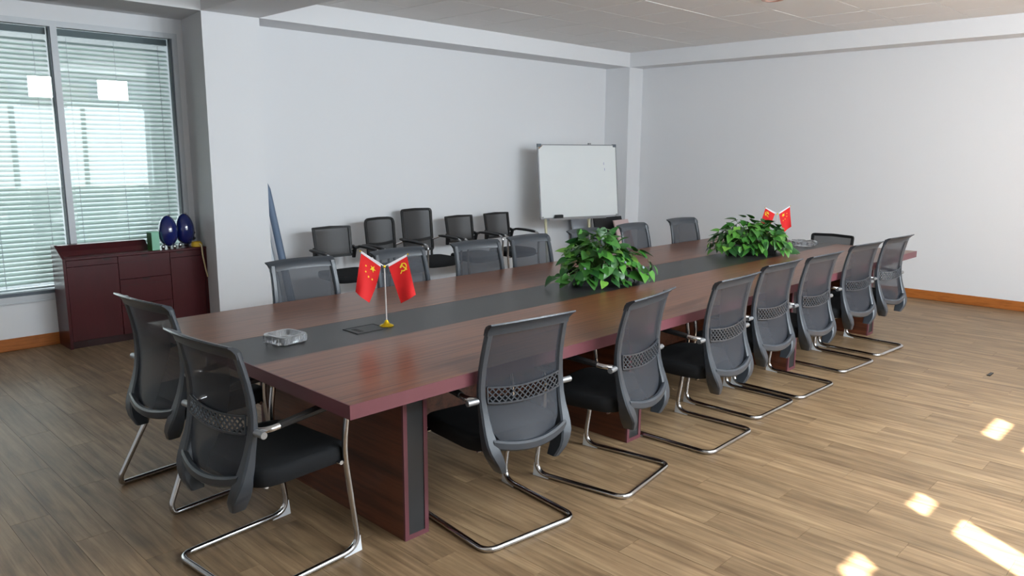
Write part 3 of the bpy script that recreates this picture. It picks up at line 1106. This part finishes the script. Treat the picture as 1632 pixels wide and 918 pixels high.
def cone_sheet(base, top, r0, r1, cut, a0, a1, n=18, m_=10):
    """rolled sheet: part of a cone shell, upper rim cut at a slant"""
    base, top = Vector(base), Vector(top)
    ax = (top - base)
    d = ax.normalized()
    s = Vector((1, 0, 0))
    s = (s - d * s.dot(d)).normalized()
    b = d.cross(s)
    outer, inner = [], []
    for i in range(m_ + 1):
        t = i / m_
        ro, ri = [], []
        for k in range(n + 1):
            a = math.radians(a0 + (a1 - a0) * k / n)
            tt = t * (1 - cut * (0.5 - 0.5 * math.cos(a - 2.6)))
            r = (r0 + (r1 - r0) * tt) * (1 - 0.12 * k / n)
            for lst, rr in ((ro, r), (ri, r - 0.003)):
                lst.append(base + ax * tt + (s * math.cos(a) + b * math.sin(a)) * rr)
        outer.append(ro)
        inner.append(ri)
    rings = [o + list(reversed(q_)) for o, q_ in zip(outer, inner)]
    return MB().loft(rings)


cone_sheet((0.0, 0, 0.012), (-0.225, 0.06, 1.45), 0.040, 0.030, 0.16, -40, 380).build('blue_sheet', 'paper_blue', pr, True)
cone_sheet((-0.115, 0.09, 0.012), (-0.235, 0.13, 1.12), 0.075, 0.030, 0.05, -30, 350).build('white_sheet', 'paper_white', pr, True)

# ------------------------------------------------------------------ sideboard under the window
CX0, CX1, CYF, CYB, CZ = 1.777, 2.928, 6.70, 6.982, 0.738
cab = thing('sideboard', 'dark mahogany sideboard with doors and drawers under the window', 'cabinet', ((CX0 + CX1) / 2, (CYF + CYB) / 2, 0))
ox, oy = (CX0 + CX1) / 2, (CYF + CYB) / 2
hw, hd = (CX1 - CX0) / 2, (CYB - CYF) / 2
# left end panel with rising shoulder
MB().prism([(-hd, 0), (hd, 0), (hd, CZ + 0.085), (hd - 0.09, CZ + 0.088), (-hd + 0.02, CZ + 0.004), (-hd, CZ - 0.006)], 0, -hw, -hw + 0.022).build('end_panel', 'mahogany', cab)
MB().box(hw - 0.022, hw, -hd, hd, 0, CZ - 0.02).build('end_panel', 'mahogany', cab)
MB().box(-hw + 0.022, hw - 0.022, -hd + 0.022, hd, 0.06, CZ - 0.022).build('carcass', 'mahogany_dark', cab)
MB().box(-hw + 0.022, hw - 0.022, -hd + 0.018, hd - 0.02, 0.0, 0.06).build('plinth', 'mahogany_dark', cab)
MB().box(-hw + 0.022, hw + 0.002, -hd - 0.006, hd, CZ - 0.02, CZ, 0.003).build('top_board', 'mahogany', cab)
# raised sloping ledge at the back of the top
MB().prism([(hd - 0.13, CZ), (hd, CZ), (hd, CZ + 0.082), (hd - 0.055, CZ + 0.078), (hd - 0.11, CZ + 0.036)], 0, -hw + 0.022, 0.14).build('raised_ledge', 'mahogany', cab)
xs = [-hw + 0.022, 2.186 - ox, 2.608 - ox, hw - 0.022]
gapw = 0.002


def notch(parent, xc, z):
    poly = [(xc + 0.034 * math.cos(a), z - 0.020 * math.sin(a)) for a in [math.pi * k / 10 for k in range(11)]]
    MB().prism([(p, q_) for p, q_ in poly], 1, -hd - 0.0025, -hd + 0.004).build('finger_pull', 'mahogany_dark', parent)


for k in (0, 2):
    fr_ = MB().box(xs[k] + gapw, xs[k + 1] - gapw, -hd, -hd + 0.018, 0.06, CZ - 0.075, 0.0015).build('door', 'mahogany', cab)
    tp_ = MB().box(xs[k] + gapw, xs[k + 1] - gapw, -hd, -hd + 0.018, CZ - 0.072, CZ - 0.022, 0.0015).build('door_rail', 'mahogany', cab)
    notch(tp_, xs[k + 1] - 0.085 if k == 0 else xs[k] + 0.085, CZ - 0.022)
dz = [(CZ - 0.022, CZ - 0.215), (CZ - 0.218, CZ - 0.43), (CZ - 0.433, 0.06)]
for z1_, z0_ in dz:
    dr = MB().box(xs[1] + gapw, xs[2] - gapw, -hd, -hd + 0.018, z0_, z1_, 0.0015).build('drawer', 'mahogany', cab)
    notch(dr, (xs[1] + xs[2]) / 2, z1_)
    MB().box(xs[1] + gapw, xs[2] - gapw, -hd - 0.001, -hd + 0.001, z1_ - 0.053, z1_ - 0.050).build('groove', 'mahogany_dark', dr)

# things on the sideboard
def egg(label, x, y, s):
    t = thing('blue_egg', label, 'ornament', (x, y, CZ), 0.3, 'blue eggs on the sideboard')
    prof = []
    H_, Rr = 0.305 * s, 0.088 * s
    for k in range(19):
        a = math.pi * k / 18
        zz = 0.5 - 0.5 * math.cos(a)
        rr = math.sin(a) * (1.10 - 0.24 * zz)
        prof.append((max(Rr * rr * 0.96, 0.0008), 0.022 + (H_ - 0.022) * zz))
    MB().lathe(prof, 32).build('shell', 'egg_blue', t, True, 80)
    for k in range(3):
        a = 2 * math.pi * k / 3 - 1.2
        MB().lathe([(0.010, 0), (0.014, 0.004), (0.017, 0.02), (0.013, 0.034), (0.005, 0.04)], 12, (0.055 * s * math.cos(a), 0.055 * s * math.sin(a), 0)).build('foot', 'chrome', t, True)
    MB().lathe([(0.012, 0), (0.012, 0.006), (0.006, 0.010), (0.001, 0.011)], 12, (0.0, -0.02, H_ - 0.004)).build('top_button', 'chrome', t, True)
    return t


egg('glossy dark blue egg on chrome feet, beside the green box', 2.632, 6.765, 0.95)
egg('glossy dark blue egg on chrome feet, nearest the pillar', 2.80, 6.82, 0.97)
gb = thing('green_box', 'small pale green box standing on the sideboard left of the blue eggs', 'box', (2.505, 6.765, CZ), 0.25)
MB().box(-0.038, 0.038, -0.03, 0.03, 0, 0.155, 0.002).build('box_body', 'box_green', gb)
MB().box(-0.0385, -0.036, -0.031, 0.031, 0.001, 0.154).build('side_flap', 'leaf_c', gb)
MB().box(-0.039, 0.039, -0.031, 0.031, 0.148, 0.157, 0.002).build('lid', 'box_green', gb)
tm = thing('yellow_reel', 'yellow reel with a cream cord hanging down the sideboard front', 'reel', (2.862, 6.735, CZ), 0.2)
MB().lathe([(0.008, 0.0), (0.045, 0.002), (0.05, 0.01), (0.046, 0.03), (0.036, 0.046), (0.018, 0.05), (0.008, 0.05)], 18).build('reel_body', 'yellow_plastic', tm, True)
MB().tube(fillet([(0.0, -0.04, 0.03), (0.005, -0.062, 0.018), (0.008, -0.062, -0.06), (0.03, -0.064, -0.20), (0.045, -0.066, -0.27)], 0.03, 5), 0.0065, 8).build('cord', 'cord_cream', tm, True)
cb = [(0.045 * math.cos(a * 0.5), 0.04 * math.sin(a * 0.5), 0.012 + 0.004 * a) for a in range(0, 26)]
ck = MB().tube(cb, 0.008, 8).build('coiled_cable', 'cable_black', None, True)
ck.location = (2.875, 6.905, CZ)
tag(ck, 'coil of black cable at the back of the sideboard by the pillar', 'cable')


# ------------------------------------------------------------------ things on the table
def rounded_square(h, c, n=4):
    pts = []
    for qx, qy, a0 in ((1, -1, -90), (1, 1, 0), (-1, 1, 90), (-1, -1, 180)):
        for k in range(n + 1):
            a = math.radians(a0 + 90 * k / n)
            pts.append((qx * (h - c) + c * math.cos(a), qy * (h - c) + c * math.sin(a)))
    return pts


def ashtray(label, x, y, rz, h, round_=False):
    t = thing('glass_ashtray', label, 'ashtray', (x, y, TZ), rz, 'glass ashtrays on the table')
    m = MB()
    if round_:
        def sec(hh, c):
            return [(hh * math.cos(2 * math.pi * k / 24) * (1.0 if k % 2 else 0.94), hh * math.sin(2 * math.pi * k / 24) * (1.0 if k % 2 else 0.94)) for k in range(24)]
    else:
        sec = lambda hh, c: rounded_square(hh, c)
    rings = []
    H_ = 0.040 if not round_ else 0.045
    for hh, z, c in ((h * 0.86, 0, 0.03), (h * 0.95, 0.006, 0.03), (h, 0.02, 0.03), (h, H_ - 0.004, 0.03), (h * 0.97, H_, 0.028), (h * 0.80, H_, 0.022), (h * 0.77, H_ - 0.005, 0.02), (h * 0.66, 0.014, 0.02), (h * 0.3, 0.011, 0.01)):
        ring = [(p, q_, z) for p, q_ in sec(hh, c)]
        if z > 0.03:                                            # notches for cigarettes at the middle of each side
            ring = [(p, q_, z - 0.010 * (1 if min(abs(p), abs(q_)) < 0.012 else 0)) for p, q_, z in ring]
        rings.append(ring)
    m.loft(rings)
    m.build('bowl', 'crystal', t, True, 25)
    k = 7
    rib = MB()
    for i in range(-k, k + 1):
        d = i / k * h * 0.72
        if round_:
            a = 2 * math.pi * (i + k) / (2 * k + 1)
            rib.bar((h * 0.99 * math.cos(a), h * 0.99 * math.sin(a), 0.008), (h * 0.99 * math.cos(a), h * 0.99 * math.sin(a), H_ - 0.006), 0.006, 0.006)
        else:
            for sx_, sy_ in ((1, 0), (-1, 0), (0, 1), (0, -1)):
                c = Vector((sx_ * (h - 0.001) + sy_ * d, sy_ * (h - 0.001) + sx_ * d, 0.02))
                rib.obox(c, (1, 0, 0), (0, 1, 0), (0, 0, 1), 0.0028, 0.0028, 0.014)
    rb = rib.build('cut_ribs', 'crystal', t)
    return t


ashtray('square cut-glass ashtray on the table strip near the left end', 1.705, 3.125, 0.12, 0.076)
ashtray('round cut-glass ashtray on the strip near the far table end', 6.99, 3.05, 0.1, 0.125, True)


def star_poly(r, rot=0.0):
    return [((r if k % 2 == 0 else r * 0.4) * math.cos(math.pi / 2 + rot + math.pi * k / 5), (r if k % 2 == 0 else r * 0.4) * math.sin(math.pi / 2 + rot + math.pi * k / 5)) for k in range(10)]


PX = 0.00322            # metres per photo pixel at the first flag stand


def flag_stand(label, x, y, rz, sc, grp):
    """local x runs across the pair of flags, y is depth"""
    t = thing('flag_stand', label, 'flag stand', (x, y, TZ), rz, grp)
    t.scale = (sc, sc, sc)
    Hp = 0.300
    MB().lathe([(0.002, 0), (0.034, 0.0), (0.036, 0.004), (0.030, 0.009), (0.016, 0.014), (0.010, 0.024), (0.006, 0.032), (0.002, 0.033)], 24).build('base', 'gold', t, True)
    MB().tube([(0, 0, 0.03), (-0.004, 0, Hp)], 0.0034, 10).build('pole', 'pole_silver', t, True)
    MB().lathe([(0.001, -0.008), (0.006, -0.006), (0.007, 0.0), (0.005, 0.006), (0.001, 0.008)], 12, (-0.004, 0, Hp)).build('hub', 'gold', t, True)
    hub = Vector((-0.004, 0, Hp + 0.002))
    for kind in ('stars', 'emblem'):
        if kind == 'stars':
            A, B = hub + Vector((-0.017, 0, 0.004)), hub + Vector((-0.110, 0.0, 0.072))      # staff from hub outwards
            inner_b, outer_b = Vector((-0.076, -0.030, -0.178)), Vector((-0.142, -0.022, -0.122))
        else:
            A, B = hub + Vector((0.019, 0, 0.004)), hub + Vector((0.110, 0.0, 0.056))
            inner_b, outer_b = Vector((0.078, -0.022, -0.184)), Vector((0.153, -0.030, -0.138))
        inner_b, outer_b = hub + inner_b, hub + outer_b
        st = MB().tube([hub, B + (B - A).normalized() * 0.006], 0.0022, 8).build('staff', 'flag_white', t, True)
        tip = B + (B - A).normalized() * 0.006
        MB().lathe([(0.0008, -0.005), (0.004, -0.002), (0.004, 0.002), (0.0008, 0.005)], 10, tip).build('staff_tip', 'gold', st, True)

        def sp(u, v, off=0.0):
            """u along the staff from hub end, v down the cloth"""
            top = A.lerp(B, u)
            bot = inner_b.lerp(outer_b, u)
            p = top.lerp(bot, v)
            p = p + Vector((0, 0.010 * math.sin(u * 4.5 + v * 2.0) * v + off, 0))
            if kind == 'stars':
                p.x += 0.012 * math.sin(math.pi * v) * (1 - u) * 0.6
            return p
        n = 10
        front = [[sp(i / n, j / n, -0.0008) for i in range(n + 1)] for j in range(n + 1)]
        m = MB()
        m.grid(front)
        m.grid([[sp(i / n, j / n, 0.0008) for i in range(n + 1)] for j in range(n + 1)])
        cloth = m.build('flag_cloth', 'flag_red', t, True)
        sl = MB()
        for off in (-0.0014, 0.0014):
            sl.grid([[sp(i / n, v, off) for i in range(n + 1)] for v in (-0.012, 0.035)])
        sl.build('hoist_sleeve', 'flag_white', cloth, True)

        def decal(name, polys):
            """yellow print shown on both faces of the cloth; polygon points are (u, v)"""
            m = MB()
            for off in (-0.0022, 0.0022):
                for poly in polys:
                    b = len(m.v)
                    cu = sum(p[0] for p in poly) / len(poly)
                    cv = sum(p[1] for p in poly) / len(poly)
                    m.v.append(tuple(sp(cu, cv, off)))
                    m.v += [tuple(sp(p[0], p[1], off)) for p in poly]
                    k = len(poly)
                    m.f += [(b, b + 1 + i, b + 1 + (i + 1) % k) for i in range(k)]
            m.build(name, 'flag_yellow', cloth)
        if kind == 'stars':
            asp = 0.58
            decal('large_star', [[(0.34 + p, 0.21 + q_ * asp * -1) for p, q_ in star_poly(0.16, 0.3)]])
            for (cu, cv, rot) in ((0.68, 0.24, 0.2), (0.64, 0.375, 0.6), (0.46, 0.45, 0.1), (0.26, 0.46, 0.4)):
                decal('small_star', [[(cu + p, cv - q_ * asp) for p, q_ in star_poly(0.055, rot)]])
        else:
            asp = 0.52
            cu, cv = 0.70, 0.225

            def uv(x, y):
                return (cu + x, cv - y * asp)
            polys = []
            # sickle: tapered arc in short quads, then its handle
            A0, A1, nn = 100, -150, 14
            for i in range(nn):
                a, b = (math.radians(A0 + (A1 - A0) * j / nn) for j in (i, i + 1))
                w0, w1 = 0.012 + 0.05 * math.sin(math.pi * min(1, (i / nn) * 0.7 + 0.12)), 0.012 + 0.05 * math.sin(math.pi * min(1, ((i + 1) / nn) * 0.7 + 0.12))
                r = 0.19
                polys.append([uv((r) * math.cos(a), r * math.sin(a)), uv(r * math.cos(b), r * math.sin(b)), uv((r - w1) * math.cos(b), (r - w1) * math.sin(b)), uv((r - w0) * math.cos(a), (r - w0) * math.sin(a))])
            polys.append([uv(-0.13, -0.10), uv(-0.10, -0.14), uv(-0.21, -0.24), uv(-0.24, -0.20)])
            # hammer: handle from upper left to lower right, head across its upper end
            polys.append([uv(-0.09, 0.11), uv(-0.05, 0.14), uv(0.17, -0.18), uv(0.13, -0.21)])
            polys.append([uv(-0.20, 0.07), uv(-0.13, 0.01), uv(0.03, 0.16), uv(-0.03, 0.22)])
            decal('hammer_and_sickle', polys)
    return t


VIEW = math.atan2(-0.714, 0.70)
flag_stand('gold-based desk stand with two red flags near the cable outlet', 2.222, 3.055, VIEW + 0.06, 1.0, 'desk flag stands')
flag_stand('desk stand with two red flags behind the far green plant', 6.78, 3.225, VIEW + math.pi - 0.1, 0.98, 'desk flag stands')


# ---- trailing pothos plants in low troughs
def leaf_mesh(name, mat, s, fold, curl):
    outline = [(0.0, 0.0), (0.16, -0.10), (0.36, -0.04), (0.44, 0.18), (0.38, 0.45), (0.22, 0.74), (0.0, 1.06)]
    mid = [(0, 0.0), (0, 0.05), (0, 0.16), (0, 0.34), (0, 0.55), (0, 0.80), (0, 1.06)]
    m = MB()
    v, f = [], []

    def z(x, y):
        return fold * abs(x) - curl * y * y - 0.03 * math.sin(y * 5) * abs(x)
    for (ox_, oy_), (mx_, my_) in zip(outline, mid):
        v += [(ox_ * s, oy_ * s, z(ox_, oy_) * s), (mx_ * s, my_ * s, z(0, my_) * s), (-ox_ * s, oy_ * s, z(ox_, oy_) * s)]
    for i in range(len(outline) - 1):
        a, b = i * 3, (i + 1) * 3
        f += [(a, b, b + 1, a + 1), (a + 1, b + 1, b + 2, a + 2)]
    m.v, m.f = v, f
    return m.mesh(name, mat, True, 80)


LEAVES = [leaf_mesh('leaf', mt, s, fo, cu) for mt, s, fo, cu in (('leaf_a', 0.085, 0.25, 0.22), ('leaf_b', 0.075, 0.2, 0.30), ('leaf_c', 0.08, 0.32, 0.16), ('leaf_a', 0.062, 0.22, 0.25), ('leaf_d', 0.072, 0.2, 0.2), ('leaf_c', 0.065, 0.2, 0.35))]
LEAVES_W = [6, 6, 5, 5, 2, 4]
FLOWER = MB().lathe([(0.001, 0), (0.007, 0.003), (0.010, 0.009), (0.004, 0.014)], 7).mesh('flower', 'flower_pale', True)


def plant(label, x, y, rz, rx, ry, hz, n, seed, flowers):
    R_ = random.Random(seed)
    t = thing('pothos_plant', label, 'plant', (x, y, TZ), rz, 'green plants on the table')
    # low trough hidden in the leaves
    tr = MB()
    tr.loft([[(sx_ * rx * a, sy_ * 0.09 * a, z) for sx_, sy_ in ((-0.55, -1), (0.55, -1), (0.55, 1), (-0.55, 1))] for a, z in ((0.85, 0), (1.0, 0.09), (0.93, 0.09), (0.9, 0.075))])
    tr.build('trough', 'planter', t)
    stems = MB()
    for i in range(n):
        for _ in range(40):
            a = R_.uniform(0, 2 * math.pi)
            el = R_.uniform(-0.05, 1.0) ** 1.0 * math.pi / 2
            if R_.random() < math.cos(el) + 0.25:
                break
        lump = 0.86 + 0.18 * math.sin(a * 3 + seed) * math.cos(el * 2) + 0.10 * math.sin(a * 5 + 1.3 * seed)
        k = lump * R_.choice((1.0, 0.97, 0.9, 0.78, 1.04))
        px_ = rx * k * math.cos(a) * math.cos(el)
        py_ = ry * k * math.sin(a) * math.cos(el)
        pz_ = 0.045 + (hz - 0.05) * k * math.sin(el)
        p = Vector((px_, py_, pz_))
        out = Vector((px_ / rx ** 2, py_ / ry ** 2, 0.5 * pz_ / hz ** 2)).normalized()
        down = 0.75 * math.cos(el) + R_.uniform(-0.45, 0.5)
        d = (Vector((out.x, out.y, 0)).normalized() * (0.55 + 0.3 * R_.random()) + Vector((R_.uniform(-0.6, 0.6), R_.uniform(-0.6, 0.6), -down + 0.35)))
        d.normalize()
        up = (out + Vector((R_.uniform(-0.4, 0.4), R_.uniform(-0.4, 0.4), 0.55)))
        side = d.cross(up).normalized()
        nz = side.cross(d)
        s = R_.uniform(0.75, 1.15)
        lo_ = p - d * 0.03
        tipz = (p + d * 0.08 * s).z
        if tipz < 0.012:
            p = p + Vector((0, 0, 0.014 - tipz))
            if p.z > hz:
                continue
        L_ = link('leaf', R_.choices(LEAVES, LEAVES_W)[0], t)
        M_ = Matrix((side, d, nz)).transposed().to_4x4()
        L_.matrix_local = Matrix.Translation(p) @ M_ @ Matrix.Diagonal((s, s, s, 1))
        if i % 3 == 0:
            root = Vector((px_ * 0.25, py_ * 0.25, 0.08))
            midp = (root + p) / 2 + Vector((0, 0, 0.05))
            stems.tube([root, midp, p], 0.0022, 5)
    stems.build('stems', 'stem_green', t, True)
    for i in range(flowers):
        a = R_.uniform(-2.6, -0.3)
        fo_ = link('flower', FLOWER, t)
        fo_.location = (rx * 0.9 * math.cos(a), ry * 0.95 * math.sin(a), R_.uniform(0.10, 0.2))
        fo_.rotation_euler = (R_.uniform(0.3, 1.4), 0, R_.uniform(0, 6))
    return t


plant('bushy green pothos on the table strip, nearer the camera', 3.97, 3.09, VIEW + 0.25, 0.345, 0.24, 0.335, 285, 3, 4)
plant('bushy green pothos on the table strip near the far flags', 6.09, 3.11, VIEW + 0.3, 0.40, 0.26, 0.305, 285, 11, 0)

# ------------------------------------------------------------------ small things on floor and ceiling
sc_ = MB().box(-0.05, 0.05, -0.012, 0.012, 0, 0.006, 0.002).build('floor_scrap', 'cable_black')
sc_.location = (6.29, 1.283, 0.0)
tag(sc_, 'small dark scrap lying alone on the open floor at right', 'scrap')
dl = thing('ceiling_light', 'small round downlight in the ceiling at the top edge of the picture', 'light', (6.53, 3.27, ZC), 0)
MB().lathe([(0.085, 0.0), (0.095, -0.004), (0.092, -0.012), (0.075, -0.016), (0.06, -0.012), (0.055, 0.0)], 28).build('trim_ring', 'lamp_ring', dl, True)
MB().lathe([(0.001, -0.006), (0.055, -0.006), (0.055, 0.0), (0.001, 0.0)], 24).build('lens', 'glide_white', dl, True)
